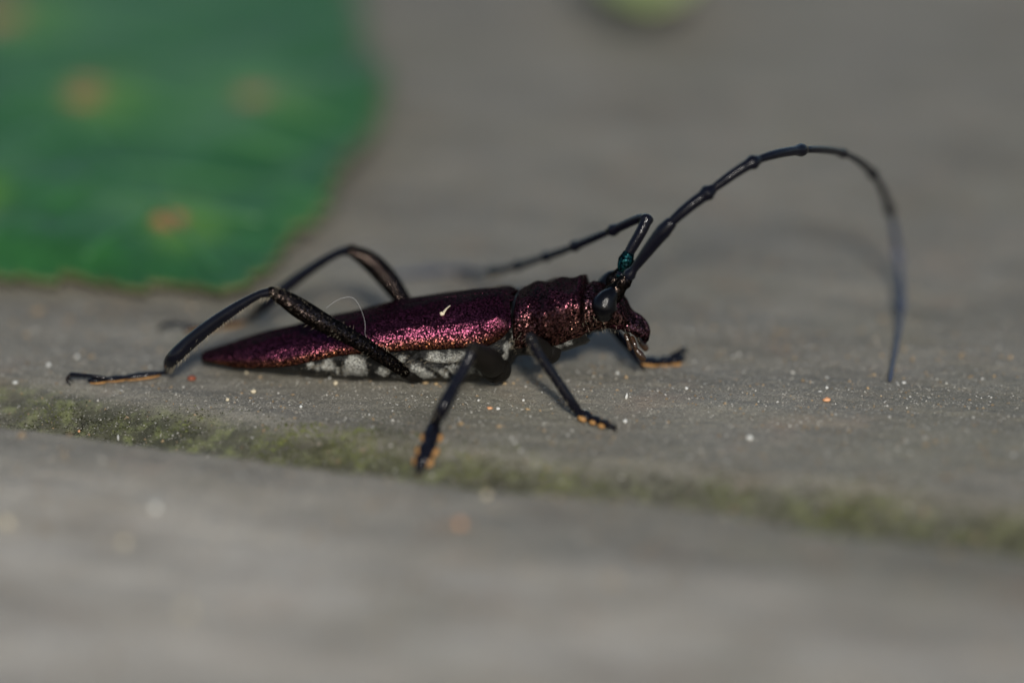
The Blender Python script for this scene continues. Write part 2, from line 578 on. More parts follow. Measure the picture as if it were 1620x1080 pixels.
for i in range(nb):
    x, zm, h, d, w = BS[i]
    for j in range(NA):
        a = 2 * math.pi * j / NA
        ca, sa = math.cos(a), math.sin(a)      # a=0: far side, a=90 deg: top
        e = 0.88
        yy = w * math.copysign(abs(ca) ** e, ca)
        z = zm + (h if sa > 0 else d) * math.copysign(abs(sa) ** e, sa)
        xx = x
        if x < x_neck - 0.55 and sa < 0.2:
            # belly rings
            ph = ((x - BODY[0, 0]) / 0.20) % 1.0
            k = 0.035 * (1 - smooth(0, 0.22, ph)) * min(1, d / 0.08)
            yy *= 1 - k; z = zm + (z - zm) * (1 - k * 1.6)
        if x_neck - 0.55 <= x < x_neck:
            # side plates of the hind thorax
            q = math.sin((x - x_neck) * 26 + 3.0 * sa) * 0.012 * (1 if sa < 0.15 else 0)
            yy *= 1 + q; z -= q * 0.4 * (1 if sa < 0 else 0)
        if x_neck < x < x_collar:
            # pronotum: lateral tubercle, uneven disc
            tb = math.exp(-((x - FS[4, 0]) / 0.055) ** 2) * math.exp(-((abs(ca) - 1) / 0.16) ** 2)
            yy += math.copysign(0.055 * tb, ca); z += 0.02 * tb
            un = 0.010 * math.sin(x * 38 + 2.2 * ca) * math.sin(3.4 * a + x * 9) * (1 if sa > -0.3 else 0.3)
            yy += un * ca; z += un * sa
            rim = math.exp(-((x - FS[7, 0]) / 0.022) ** 2) * 0.010
            yy += rim * ca; z += rim * sa
            # front edge slants: lower sides lie further forward
            xx = x + 0.05 * smooth(0.2, 1.0, -sa) * smooth(FS[4, 0], FS[8, 0], x)
        if x > x_collar:
            st = math.exp(-((x - FS[14, 0] - 0.012) / 0.010) ** 2) * 0.09 + math.exp(-((x - FS[16, 0]) / 0.008) ** 2) * 0.10
            yy *= 1 - st; z = zm + (z - zm) * (1 - st)
            ru = 0.004 * math.sin(x * 90) * math.sin(a * 7) + 0.012 * math.exp(-((x - FS[12, 0]) / 0.06) ** 2) * math.exp(-((abs(ca) - 0.55) / 0.3) ** 2) * (1 if sa > 0 else 0)
            yy += ru * ca; z += ru * sa * 2
        bv.append((xx, yy, z)); bw.append(sa)
GROOVES = [[(662, 556), (640, 575), (612, 600)], [(655, 572), (700, 577), (742, 574)], [(657, 558), (670, 580), (694, 600)],
           [(628, 556), (622, 575), (634, 582), (647, 570), (642, 557)], [(700, 578), (712, 600)], [(590, 556), (584, 580), (588, 598)],
           [(545, 560), (538, 580), (540, 594)], [(500, 570), (494, 588)], [(800, 528), (812, 550), (806, 575)], [(824, 530), (832, 545), (826, 560)]]
bv = np.array(bv)
groove = np.zeros(len(bv))
for gl in GROOVES:
    q3 = []
    for px, py in gl:
        w = float(np.interp(to_local(L(px, py))[0], BS[:, 0], BS[:, 4]))
        q3.append(to_local(L(px, py, -0.93 * w)))
    q3 = spline(np.array(q3), 40)
    for q in q3:
        d2 = (bv[:, 0] - q[0]) ** 2 + (bv[:, 2] - q[2]) ** 2
        groove = np.maximum(groove, np.exp(-d2 / 0.0125 ** 2))
groove *= (np.array(bw) < 0.3)
bv[:, 1] *= 1 - 0.09 * groove
plate = np.sin(bv[:, 0] * 31 + bv[:, 2] * 17) * np.sin(bv[:, 2] * 40 - bv[:, 0] * 11) * (np.array(bw) < 0.1) * (bv[:, 0] < x_neck)
bv[:, 1] *= 1 + 0.02 * plate
bf, bmi = [], []
for i in range(nb - 1):
    xm = 0.5 * (BS[i, 0] + BS[i + 1, 0])
    for j in range(NA):
        j2 = (j + 1) % NA
        bf.append((i * NA + j, i * NA + j2, (i + 1) * NA + j2, (i + 1) * NA + j))
        sa = math.sin(2 * math.pi * (j + 0.5) / NA)
        lim = -0.62 if xm > x_neck + 0.02 and xm < x_collar else -0.8
        bmi.append((2 if xm > x_collar + 0.004 else 1) if xm > x_neck + 0.02 and sa > lim else 0)
bf.append(tuple(range(NA - 1, -1, -1))); bmi.append(0)
bf.append(tuple((nb - 1) * NA + j for j in range(NA))); bmi.append(1)
bv = np.array(bv); bw = np.array(bw)
bme = mesh('body', bv, [f[::-1] for f in bf])
body = link('body', bme, [M_BODY, M_PRO, M_HEAD], beetle)
bme.polygons.foreach_set('material_index', bmi)
# silver hair patches, each a spot on the body
SPOTS = [(497, 577, .05), (520, 577, .055), (562, 577, .10), (540, 590, .05), (610, 590, .06), (638, 568, .05), (660, 580, .06), (690, 566, .07),
         (715, 567, .07), (735, 566, .06), (672, 592, .08), (705, 590, .07), (738, 587, .06), (765, 592, .05), (640, 596, .07),
         (806, 548, .05), (815, 535, .045), (802, 565, .04), (850, 560, .05), (880, 558, .05), (900, 548, .04)]
pub = np.full(len(bv), -0.25)
SP3 = []
for px, py, r in SPOTS:
    w = float(np.interp(to_local(L(px, py))[0], BS[:, 0], BS[:, 4]))
    c = to_local(L(px, py, -0.9 * w)); SP3.append(c)
    for sgn in (1, -1):
        cc = c * np.array([1, sgn, 1])
        dd = np.linalg.norm((bv - cc) * np.array([1, 0.6, 1]), axis=1)
        pub = np.maximum(pub, 1.05 * (1 - smooth(0.35 * r, 1.3 * r, dd)) - 0.05)
pub = np.where((bw < 0.1) & (bv[:, 0] > BODY[3, 0]) & (bv[:, 0] < x_collar), np.maximum(pub, 0.02), pub)
attr(bme, 'pub', pub - 0.9 * groove)
attr(bme, 'warm', np.clip(0.45 - 0.9 * bw, 0, 1) * 0.7)


# --- wing covers
def elytron(side):
    ns, na = 170, 60
    S = spline(ES, ns)
    S[:, 2:] = np.maximum(S[:, 2:], 0.004)
    out, inn, warm = [], [], []
    L_ = S[-1, 0] - S[0, 0]
    for i in range(ns):
        x, zm, h, d, w = S[i]
        f = (S[-1, 0] - x)                                   # distance from the front edge
        sh = 1 - 0.16 * (1 - smooth(0, 0.07, f)) ** 2        # front edge turns down
        w = w * 1.015
        for j in range(na + 1):
            a = j / na * 1.09 * math.pi / 2                   # 0 at the suture, past 90 deg at the margin
            ca, sa = math.cos(a), math.sin(a)
            e = 0.86
            yy = w * math.copysign(abs(sa) ** e, sa)
            hh = h * sh
            z = zm + hh * math.copysign(abs(ca) ** 0.92, ca) if ca > 0 else zm + 0.11 * ca * min(1, h / 0.1)
            rib = 0.0025 * (math.exp(-((a - 0.62) / 0.05) ** 2) + math.exp(-((a - 0.98) / 0.05) ** 2)) * smooth(0.05, 0.4, f) * smooth(0.0, 0.5, x - S[0, 0])
            hump = 0.030 * math.exp(-((f - 0.09) / 0.08) ** 2) * math.exp(-((a - 1.05) / 0.3) ** 2)
            sut = 0.0
            und = 0.004 * math.sin(x * 13 + 4 * a) * math.sin(5 * a + x * 3)
            z += rib + hump + sut + und
            yy += hump * 0.6
            if f < 0.02: yy *= 0.97
            xx = x + 0.045 * (1 - smooth(0, 0.3, f)) * math.sin(a) - 0.05 * (1 - smooth(0, 0.16, f)) * smooth(1.25, 1.7, a)
            yy = max(yy, 0.0) + 0.001
            out.append((xx, side * yy, z))
            inn.append((xx, side * max(yy * (1 - 0.022 / max(w, 0.03)), 0.0025), z - 0.02 * ca - 0.002))
            # margin shows warmer than the disc
            warm.append(smooth(1.2, 1.6, a) * 0.9 + 0.25 * (1 - smooth(0.0, 0.5, x - S[0, 0])))
    V = out + inn
    n1 = ns * (na + 1)
    F = []
    fl = side < 0
    def q(*ix): F.append(tuple(ix) if fl else tuple(ix[::-1]))
    for i in range(ns - 1):
        for j in range(na):
            a, b, c, d_ = i * (na + 1) + j, i * (na + 1) + j + 1, (i + 1) * (na + 1) + j + 1, (i + 1) * (na + 1) + j
            q(a, b, c, d_); q(n1 + d_, n1 + c, n1 + b, n1 + a)
        for j in (0, na):
            a, d_ = i * (na + 1) + j, (i + 1) * (na + 1) + j
            if j == 0: q(a, d_, n1 + d_, n1 + a)
            else: q(d_, a, n1 + a, n1 + d_)
    for i in (0, ns - 1):
        for j in range(na):
            a, b = i * (na + 1) + j, i * (na + 1) + j + 1
            if i == 0: q(b, a, n1 + a, n1 + b)
            else: q(a, b, n1 + b, n1 + a)
    me = mesh('elytron', V, F)
    attr(me, 'warm', warm + warm)
    return link('elytron', me, M_ELY, beetle)


elytron(-1)
elytron(1)
# scutellum between the wing covers
c = np.array([ES[-1, 0] + 0.0, 0, ES[-1, 1] + ES[-1, 2] * 0.76])
bpart('scutellum', ellipsoid(c, .04, .045, .014), M_PRO, local=True)


# --- head pieces
def hpt(px, py, lat): return to_local(L(px, py, lat))


def frame_from(d, up=(0, 0, 1)):
    d = np.asarray(d, float); d = d / np.linalg.norm(d)
    u = np.asarray(up, float) - d * np.dot(up, d); u /= np.linalg.norm(u)
    return np.stack([d, np.cross(u, d), u])


for sgn in (-1, 1):
    # eye: kidney that wraps the foot of the antenna
    c = hpt(957, 483, -0.165); c[1] *= -sgn if sgn > 0 else 1
    c0 = hpt(957, 483, -0.165)
    c1 = hpt(975, 460, -0.135)
    pth = np.array([hpt(956, 494, -0.165), hpt(956, 484, -0.180), hpt(962, 472, -0.172), hpt(971, 462, -0.150)])
    pth[:, 1] *= -sgn
    p = spline(pth, 16)
    bpart('eye', tube(p, np.interp(np.linspace(0, 1, 16), [0, .35, .7, 1], [.060, .080, .058, .036]), 20, 0.9, (0, 1, 0), 5), M_EYE, local=True)
    # socket the antenna turns in
    pth = np.array([hpt(969, 466, -0.118), hpt(982, 452, -0.130), hpt(990, 443, -0.135)])
    pth[:, 1] *= -sgn
    p = spline(pth, 10)
    bpart('antenna_socket', tube(p, np.interp(np.linspace(0, 1, 10), [0, .55, .85, 1], [.062, .040, .047, .040]), 18), M_FEM, local=True)
    # cheek
    cc = hpt(974, 510, -0.12); cc[1] *= -sgn
    bpart('cheek', ellipsoid(cc, .06, .035, .04, frame_from((1, 0, -.6)), lump=.03, seed=3), M_PRO, local=True)
    # mandible
    pth = np.array([hpt(992, 514, -0.085), hpt(1008, 521, -0.075), hpt(1020, 531, -0.045), hpt(1021, 541, -0.012)])
    pth[:, 1] *= -sgn
    p = spline(pth, 14)
    bpart('mandible', tube(p, np.interp(np.linspace(0, 1, 14), [0, .5, .85, 1], [.036, .032, .021, .009]), 14), M_HEAD, local=True)
    # palps: a long and a short one on each side
    for pts, rad in (([(1000, 535, -.06), (1004, 545, -.085), (1006, 553, -.09)], [.016, .014, .013]),
                     ([(1007, 554, -.09), (1012, 560, -.09), (1017, 567, -.09)], [.016, .024, .021]),
                     ([(990, 530, -.03), (994, 541, -.04), (997, 551, -.045)], [.012, .011, .014])):
        pth = np.array([hpt(*q) for q in pts]); pth[:, 1] *= -sgn
        p = spline(pth, 9)
        bpart('palp', tube(p, np.interp(np.linspace(0, 1, 9), [0, .5, 1], rad), 12), M_PALP, local=True)
# upper lip
cc = hpt(1012, 512, 0.0)
bpart('upper_lip', ellipsoid(cc, .040, .065, .018, frame_from((1, 0, -.95)), lump=.04, seed=5), M_HEAD, local=True)


# --- antennae: eleven segments each
def antenna(joints, radii, first_mat):
    """joints: world points from the head outwards"""
    dense = spline(joints, 1 + 24 * (len(joints) - 1))
    base = bpart('antenna', tube(spline([joints[0] - 0.02 * (joints[1] - joints[0]), joints[0] + 0.05 * (joints[1] - joints[0])], 4), [radii[0] * 0.9] * 4, 16), M_ANT)
    for k in range(len(joints) - 1):
        seg = dense[k * 24:(k + 1) * 24 + 1]
        t = np.linspace(0, 1, 25)
        seg = seg.copy()
        r0, r1 = radii[k], radii[k + 1]
        core = (r0 * (1 - t) + r1 * t)
        if k == 0:
            prof = core * np.interp(t, [0, .05, .10, .16, .45, .85, 1], [.95, 1.05, .70, .66, .92, 1.15, .95])
        else:
            prof = core * np.interp(t, [0, .08, .3, .8, .93, 1], [.52, .74, .86, 1.0, 1.42, 1.0])
        bpart('antenna_segment', tube(seg, prof, 16), first_mat if k == 0 else (M_ANT_END if k >= 7 else M_ANT), base)
    return base


px_r = 1 / 270.0
near_a = [L(994, 437, -.135), L(1060, 354, -.16), L(1125, 301, -.10), L(1197, 254, .02), L(1273, 237, .42), L(1338, 244, .95),
          L(1384, 279, 1.40), L(1409, 338, 1.75), L(1421, 412, 1.85), L(1426, 490, 1.30)]
near_a.append(G(1408, 602, .012))
antenna([np.array(p) for p in near_a], np.array([10, 11, 9.4, 8.6, 7.8, 6.4, 7.2, 7.2, 7.0, 6.0, 2.6]) * px_r, M_ANT)
far_a = [L(984, 438, .10), L(993, 405, .13), L(1021, 346, .22), L(965, 366, .42), L(905, 391, .62), L(860, 407, .80), L(815, 421, 1.0), L(775, 429, 1.2)]
for p_ in ((725, 428), (675, 430), (622, 436)):
    far_a.append(G(p_[0], p_[1], .03))
antenna([np.array(p) for p in far_a], np.array([12, 11, 9, 7.5, 7.2, 7, 7.2, 7.2, 7.2, 7.0, 3.5]) * px_r, M_TEAL)


# --- legs
def limb(name, pts, mat, parent, seg=18, flat=1.0, n=26):
    """pts: (world point, radius in photo pixels)"""
    P = np.array([list(p) + [r * px_r] for p, r in pts])
    S = spline(P, n)
    return bpart(name, tube(S[:, :3], np.maximum(S[:, 3], .004), seg, flat), mat, parent)


HAIRS = []        # (base world point, direction, length)


def hairs_along(pts, count, length, down=(0, 0, -1), spread=0.5, rad=True):
    P = np.array([list(p) + [r * px_r] for p, r in pts])
    S = spline(P, 60)
    for _ in range(count):
        i = random.randint(2, 57)
        t = S[i + 1, :3] - S[i - 1, :3]; t /= np.linalg.norm(t)
        d = np.array(down, float) + np.array([random.gauss(0, spread) for _ in range(3)])
        d = d - t * d.dot(t); d /= np.linalg.norm(d) + 1e-9
        HAIRS.append((S[i, :3] + d * S[i, 3] * 0.9, d + t * random.uniform(0.3, 0.9), length * random.uniform(.5, 1.2)))


def leg(coxa, femur, tibia, tarsus, claw_seg, claw, femur_mat, pads='side'):
    c0, c1, cr = coxa
    ax = frame_from(to_local(c1) - to_local(c0))
    mid = 0.5 * (to_local(c0) + to_local(c1))
    ln = np.linalg.norm(to_local(c1) - to_local(c0)) * 0.5 + cr * 0.5
    base = bpart('leg', ellipsoid(mid, ln, cr, cr, ax, lump=.03, seed=9), M_BODY2, local=True)
    limb('femur', femur, femur_mat, base, 20)
    limb('tibia', tibia, M_BLACK, base, 16)
    up = np.array([0, 0, 1.0])
    for a, b, r in tarsus:
        a = np.array(a, float); b = np.array(b, float)
        t = np.linspace(0, 1, 10)[:, None]
        path = a * (1 - t) + b * t
        prof = np.interp(t[:, 0], [0, .25, .7, 1], [.55, .8, 1.05, .8]) * r * px_r
        bpart('tarsus_segment', tube(path, prof, 14, 0.62), M_BLACK, base)
        d = (b - a) / np.linalg.norm(b - a)
        s = np.cross(d, up); s /= np.linalg.norm(s)
        u2 = np.cross(s, d)
        if pads == 'side':
            c = a * .42 + b * .58 - u2 * r * px_r * .50
            bpart('foot_pad', ellipsoid(to_local(c), np.linalg.norm(b - a) * .52, r * px_r * 1.05, r * px_r * .36, np.stack([to_local(ORG + d), to_local(ORG + s), to_local(ORG + u2)]), lump=.02), M_PAD, base, local=True)
        else:
            for q in (-1, 1):
                c = a * .25 + b * .75 - u2 * r * px_r * .15 + s * q * r * px_r * .80
                bpart('foot_pad', ellipsoid(to_local(c), r * px_r * .66, r * px_r * .50, r * px_r * .40, np.stack([to_local(ORG + d), to_local(ORG + s), to_local(ORG + u2)]), lump=.02), M_PAD, base, local=True)
    e0 = np.array(tibia[-1][0]); td = e0 - np.array(tibia[-2][0]); td /= np.linalg.norm(td)
    for q in (-1, 1):
        sd_ = LAT * q * .03 + np.array([0, 0, -.012])
        limb('spur', [(e0 + sd_ * .5, 2.6), (e0 + sd_ * 1.1 + td * .03, 1.8), (e0 + sd_ * 1.4 + td * .065, .9)], M_JAW, base, 8, n=8)
    limb('tarsus_segment', claw_seg, M_BLACK, base, 12, n=12)
    for q in (-1, 1):
        e = claw_seg[-1][0]
        limb('claw', [(np.array(e), 2.6), (np.array(claw[0]) + LAT * q * .018, 2.0), (np.array(claw[1]) + LAT * q * .032, 0.9)], M_JAW, base, 8, n=10)
    return base


M_BODY2 = m_black('leg_base_black', (0.004, 0.0035, 0.003), 0.4, 90.0, 1.0, 0.08)

# near hind leg
kn = L(430, 462, -.44)
fem = [(L(640, 588, -.24), 9), (L(618, 573, -.30), 11), (L(570, 542, -.37), 12.5), (L(520, 515, -.41), 15), (L(478, 490, -.43), 16.5), (L(448, 471, -.44), 13), (kn, 9)]
ft = [G(258, 589, .045), G(203, 596, .03), G(172, 599, .03), G(144, 601, .03)]
tib = [(kn, 8), (L(408, 467, -.45), 6.5), (L(370, 489, -.45), 9), (L(330, 517, -.44), 11), (L(296, 545, -.43), 12), (L(272, 569, -.42), 11.5), (ft[0] + np.array([.03, 0, .03]), 8)]
leg((L(668, 592, -.12), L(640, 588, -.22), .055), fem, tib,
    [(ft[0], ft[1], 8), (ft[1], ft[2], 7), (ft[2], ft[3], 8)],
    [(G(165, 597, .06), 3), (G(140, 594, .075), 3), (G(113, 592, .07), 4)], (G(106, 598, .05), G(113, 606, .008)), M_FEM, 'side')
hairs_along(tib, 260, .035, (0.3, -0.2, -1), .35)
hairs_along(fem, 150, .035, (0.2, -.5, .5), .8)

# far hind leg
kn = L(556, 396, .50)
fem = [(L(668, 520, .22), 9), (L(640, 478, .36), 13), (L(612, 440, .44), 17), (L(585, 413, .49), 16), (kn, 10)]
ft = [G(392, 505, .045), G(345, 514, .03), G(318, 518, .03), G(296, 520, .03)]
tib = [(kn, 9), (L(535, 400, .51), 7), (L(500, 420, .52), 8), (L(455, 452, .53), 10), (L(420, 482, .53), 10), (ft[0] + np.array([.02, 0, .02]), 8)]
leg((L(690, 540, .12), L(668, 520, .22), .055), fem, tib, [(ft[0], ft[1], 8), (ft[1], ft[2], 7), (ft[2], ft[3], 8)],
    [(ft[3] + np.array([.02, 0, .03]), 3), (ft[3] + np.array([-.06, 0, .04]), 3), (ft[3] + np.array([-.12, 0, .03]), 3.5)],
    (ft[3] + np.array([-.16, 0, .02]), ft[3] + np.array([-.17, 0, -.02])), M_FEM, 'side')

# near middle leg: femur points at the camera, foot in the groove
kn = L(748, 552, -.72)
fem = [(L(778, 580, -.26), 15), (L(777, 576, -.40), 21), (L(768, 568, -.56), 20), (kn, 11)]
ft = [G(688, 668, .06), G(681, 697, .03), G(674, 716, .03), G(667, 732, .03)]
tib = [(kn, 10), (L(738, 575, -.76), 9), (L(718, 612, -.86), 9), (L(700, 645, -.96), 10), (ft[0] + np.array([.005, 0, .01]), 9)]
leg((L(792, 585, -.14), L(778, 580, -.26), .085), fem, tib, [(ft[0], ft[1], 14), (ft[1], ft[2], 15), (ft[2], ft[3], 14)],
    [(G(668, 729, .05), 4), (G(665, 736, .05), 4), (G(663, 743, .04), 4.5)], (G(661, 748, .03), G(659, 751, .006)), M_DULL, 'lobes')
hairs_along(tib, 60, .03, (-.5, -.3, -.6), .5)

# near front leg
kn = L(840, 536, -.60)
fem = [(L(862, 556, -.22), 12), (L(858, 553, -.34), 15), (L(850, 546, -.48), 13), (kn, 9)]
ft = [G(912, 650, .05), G(932, 660, .03), G(947, 666, .03), G(960, 671, .03)]
tib = [(kn, 9), (L(852, 560, -.60), 8), (L(878, 597, -.60), 8), (L(900, 630, -.60), 8.5), (ft[0] + np.array([0, 0, .01]), 8)]
leg((L(872, 556, -.12), L(862, 556, -.22), .075), fem, tib, [(ft[0], ft[1], 12), (ft[1], ft[2], 10), (ft[2], ft[3], 10)],
    [(G(953, 667, .05), 3.5), (G(962, 671, .05), 3.5), (G(968, 674, .04), 4)], (G(973, 676, .03), G(976, 678, .006)), M_DULL, 'lobes')
hairs_along(tib, 60, .03, (-.5, -.3, -.6), .5)

# far middle leg: only the knee shows above the back
kn = L(826, 462, .46)
ft = [G(748, 503, .05), G(722, 500, .03), G(705, 498, .03), G(690, 496, .03)]
leg((L(790, 540, .14), L(800, 520, .24), .075), [(L(800, 520, .24), 10), (L(812, 495, .36), 13), (kn, 8)],
    [(kn, 8), (L(800, 470, .58), 8), (ft[0], 8)], [(ft[0], ft[1], 11), (ft[1], ft[2], 10), (ft[2], ft[3], 10)],
    [(ft[3] + np.array([0, 0, .03]), 3), (ft[3] + np.array([-.06, 0.02, .03]), 3), (ft[3] + np.array([-.1, .03, .02]), 3.5)],
    (ft[3] + np.array([-.13, .03, .01]), ft[3] + np.array([-.14, .03, -.02])), M_BLACK, 'lobes')

# far front leg: the foot shows in front of the mouth
kn = L(945, 492, .42)
ft = [G(1012, 569, .05), G(1040, 571, .03), G(1058, 570, .03), G(1074, 566, .03)]
leg((L(868, 530, .12), L(880, 520, .22), .07), [(L(880, 520, .22), 10), (L(910, 505, .33), 12), (kn, 9)],
    [(kn, 8), (L(975, 525, .44), 8), (ft[0], 7)], [(ft[0], ft[1], 12), (ft[1], ft[2], 12), (ft[2], ft[3], 13)],
    [(G(1062, 563, .05), 3.5), (G(1074, 557, .06), 3.5), (G(1081, 553, .07), 4)], (G(1085, 553, .05), G(1087, 555, .02)), M_BLACK, 'side')

# short hair on face, throat, legs and belly
for _ in range(45):
    px, py = random.uniform(925, 1020), 0
    i = int(np.argmin(np.abs(BS[:, 0] - to_local(L(px, 500))[0])))
    a = random.uniform(math.pi * 1.02, math.pi * 1.6)
    x, zm, h, d, w = BS[i]
    q = np.array([x, w * math.cos(a), zm + (h if math.sin(a) > 0 else d) * math.sin(a)])
    n = np.array([.3, math.cos(a), math.sin(a)])
    HAIRS.append((to_world(q[None])[0], to_world(n[None])[0] - ORG, random.uniform(.015, .04)))
for i_s, c in enumerate(SP3):
    for _ in range(26):
        q = c + np.array([random.gauss(0, .04), 0, random.gauss(0, .03)])
        i = int(np.argmin(np.abs(BS[:, 0] - q[0]))); x, zm, h, d, w = BS[i]
        sa = np.clip((q[2] - zm) / d, -.95, 0.1)
        q = np.array([q[0], -w * math.sqrt(1 - sa * sa), zm + d * sa])
        HAIRS.append((to_world(q[None])[0], np.array([-.9, -.5, -.25]) + np.array([random.gauss(0, .3) for _ in range(3)]), random.uniform(.015, .035)))


def hair_mesh(hs, r=.0010):
    V, F = [], []
    for b, d, ln in hs:
        d = np.array(d, float); d /= np.linalg.norm(d)
        s = np.cross(d, [0.3, 0.2, 0.9]); s /= np.linalg.norm(s)
        u = np.cross(s, d)
        bend = np.array([0, 0, -0.25]) * ln
        o = len(V)
        for k, (t, rr) in enumerate(((0, 1), (.55, .8))):
            c = np.array(b) + d * ln * t + bend * t * t
            for a in (0, 2.094, 4.189):
                V.append(c + r * rr * (math.cos(a) * s + math.sin(a) * u))
        V.append(np.array(b) + d * ln + bend)
        for j in range(3):
            j2 = (j + 1) % 3
            F.append((o + j, o + j2, o + 3 + j2, o + 3 + j)); F.append((o + 3 + j, o + 3 + j2, o + 6))
    return V, F


tag(bpart('hair', hair_mesh(HAIRS), M_DARKHAIR), kind='stuff')

# ------------------------------------------------------------------ big leaf behind
M_LEAF = m_leaf()
M_VEIN = m_plain('leaf_vein', (0.020, 0.085, 0.022), (0.030, 0.110, 0.032), 0.45, 8.0)
edge_px = [(-40, 436), (0, 440), (60, 447), (130, 441), (200, 452), (270, 447), (330, 462), (372, 470), (412, 447), (440, 415), (462, 382), (515, 352), (528, 305), (548, 277), (588, 248), (602, 200), (592, 130), (578, 70), (563, 10), (545, -50)]
edge = [Z(x, y, 0.10)[:2] for x, y in edge_px]
edge = edge + [np.array(q) for q in ((-1.9, 9.0), (-2.9, 10.0), (-4.2, 10.3), (-5.5, 9.6), (-6.5, 8.2), (-7.0, 6.4), (-6.8, 4.5), (-6.0, 3.1), (-4.9, 2.3), (-3.9, 1.85))]
cen = np.array([-3.6, 5.4])
E = spline(np.array(edge + [edge[0]]), 401)[:-1]
ang = np.arctan2(E[:, 1] - cen[1], E[:, 0] - cen[0])
nE, nR = len(E), 46
arc = np.cumsum(np.linalg.norm(np.diff(np.vstack([E, E[:1]]), axis=0), axis=1))
saw = ((arc / 0.30) % 1.0)
nrm2 = (E - cen) / np.linalg.norm(E - cen, axis=1)[:, None]
E = E + nrm2 * (0.13 * (saw - 0.5) + 0.16 * vnoise(arc * 1.3, arc * 0 + 2, 3))[:, None]
TIPD = Z(375, 465, .1)[:2] - cen
TIPD = TIPD / np.linalg.norm(TIPD)
PER = np.array([-TIPD[1], TIPD[0]])


def leaf_z(x, y, r):
    q = np.stack([x, y], -1) - cen
    s_ = q @ TIPD; p = q @ PER
    dome = 0.42 * (1 - r ** 2.2)
    fold = 0.05 * np.abs(p) * np.exp(-np.abs(p) / 1.2)
    rip = 0.05 * np.sin((s_ + 0.75 * np.abs(p)) * 5.2) * np.clip(np.abs(p) / 1.0, 0, 1) * (0.4 + 0.6 * r)
    lift = 0.10 + 0.12 * np.clip((x + 2.2) / 1.4, 0, 1) + 0.05 * fbm(x * .8, y * .8, 90, 2)
    return np.maximum(lift + dome * .6 + fold + rip * r, 0.05)


rr = np.linspace(0.0, 1.0, nR) ** 0.8
LV = []
for r in rr:
    pts = cen + (E - cen) * r
    LV.append(np.column_stack([pts, leaf_z(pts[:, 0], pts[:, 1], np.full(nE, r))]))
LV = np.vstack(LV)
ii = np.arange(nR * nE).reshape(nR, nE)
a = ii[:-1]; b = np.roll(ii, -1, 1)[:-1]; c = np.roll(ii, -1, 1)[1:]; d = ii[1:]
LF = np.stack([a, d, c, b], -1).reshape(-1, 4)
low = LV.copy(); low[:, 2] -= 0.022
n0 = len(LV)
rim = np.stack([ii[-1], ii[-1] + n0, np.roll(ii[-1], -1) + n0, np.roll(ii[-1], -1)], -1)
LVV = np.vstack([LV, low]); LFF = np.vstack([LF, LF[:, ::-1] + n0, rim])
leaf = bpy.data.objects.new('leaf', None)
col.objects.link(leaf)
leaf.location = (cen[0], cen[1], 0)
tag(leaf, 'large dark green leaf with orange brown spots lying behind the beetle', 'leaf')
OFF = np.array([cen[0], cen[1], 0])
lm = big_mesh('blade', LVV - OFF, LFF)
spot = np.zeros(len(LVV)); halo = np.zeros(len(LVV))
for x, y, r in ((135, 160, .16), (403, 154, .14), (268, 328, .13), (-5, 35, .22), (-90, 300, .15)):
    p = Z(x, y, 0.3)
    dd = np.hypot(LVV[:, 0] - p[0], (LVV[:, 1] - p[1]) * 0.6)
    spot = np.maximum(spot, 1 - smooth(.55 * r, 1.15 * r, dd))
    dd = np.hypot(LVV[:, 0] - p[0] - .12, (LVV[:, 1] - p[1]) * 0.6 + .05)
    halo = np.maximum(halo, (1 - smooth(.8 * r, 3.0 * r, dd)) * .9)
attr(lm, 'spot', spot); attr(lm, 'halo', halo)
rad = np.concatenate([np.repeat(rr, nE)] * 2)
attr(lm, 'edge', smooth(.985, 1.0, rad) * .5)
link('blade', lm, M_LEAF, leaf)


def on_leaf(x, y):
    q = np.array([x, y]); th = math.atan2(y - cen[1], x - cen[0])
    k = int(np.argmin(np.abs(np.angle(np.exp(1j * (ang - th))))))
    r = np.linalg.norm(q - cen) / np.linalg.norm(E[k] - cen)
    return float(leaf_z(np.array([x]), np.array([y]), np.array([min(r, 1.0)]))[0]), r


def vein(name, p0, p1, r0, r1):
    path, rad = [], []
    for t in np.linspace(0, 1, 40):
        x, y = p0 * (1 - t) + p1 * t
        z, r = on_leaf(x, y)
        if r > .93: break
        path.append((x, y, z - .006)); rad.append(r0 * (1 - t) + r1 * t)
    if len(path) > 4:
        v, f = tube(np.array(path) - OFF, rad, 8)
        link(name, mesh(name, v, f), M_VEIN, leaf)


vein('midrib', cen - TIPD * 4.2, cen + TIPD * 4.2, .07, .02)
for k in range(9):
    b0 = cen + TIPD * (-3.6 + .85 * k)
    for q in (-1, 1):
        vein('vein', b0, b0 + (TIPD * .75 + PER * q) * 2.9, .035, .01)
# leaf stalk
st = [np.array([*(cen - TIPD * t), .18 - .05 * (t - 4)]) for t in (4.0, 4.8, 5.8, 6.6)]
v, f = tube(spline(np.array(st) - OFF, 20), [.07] * 20, 10)
link('stalk', mesh('stalk', v, f), M_VEIN, leaf)

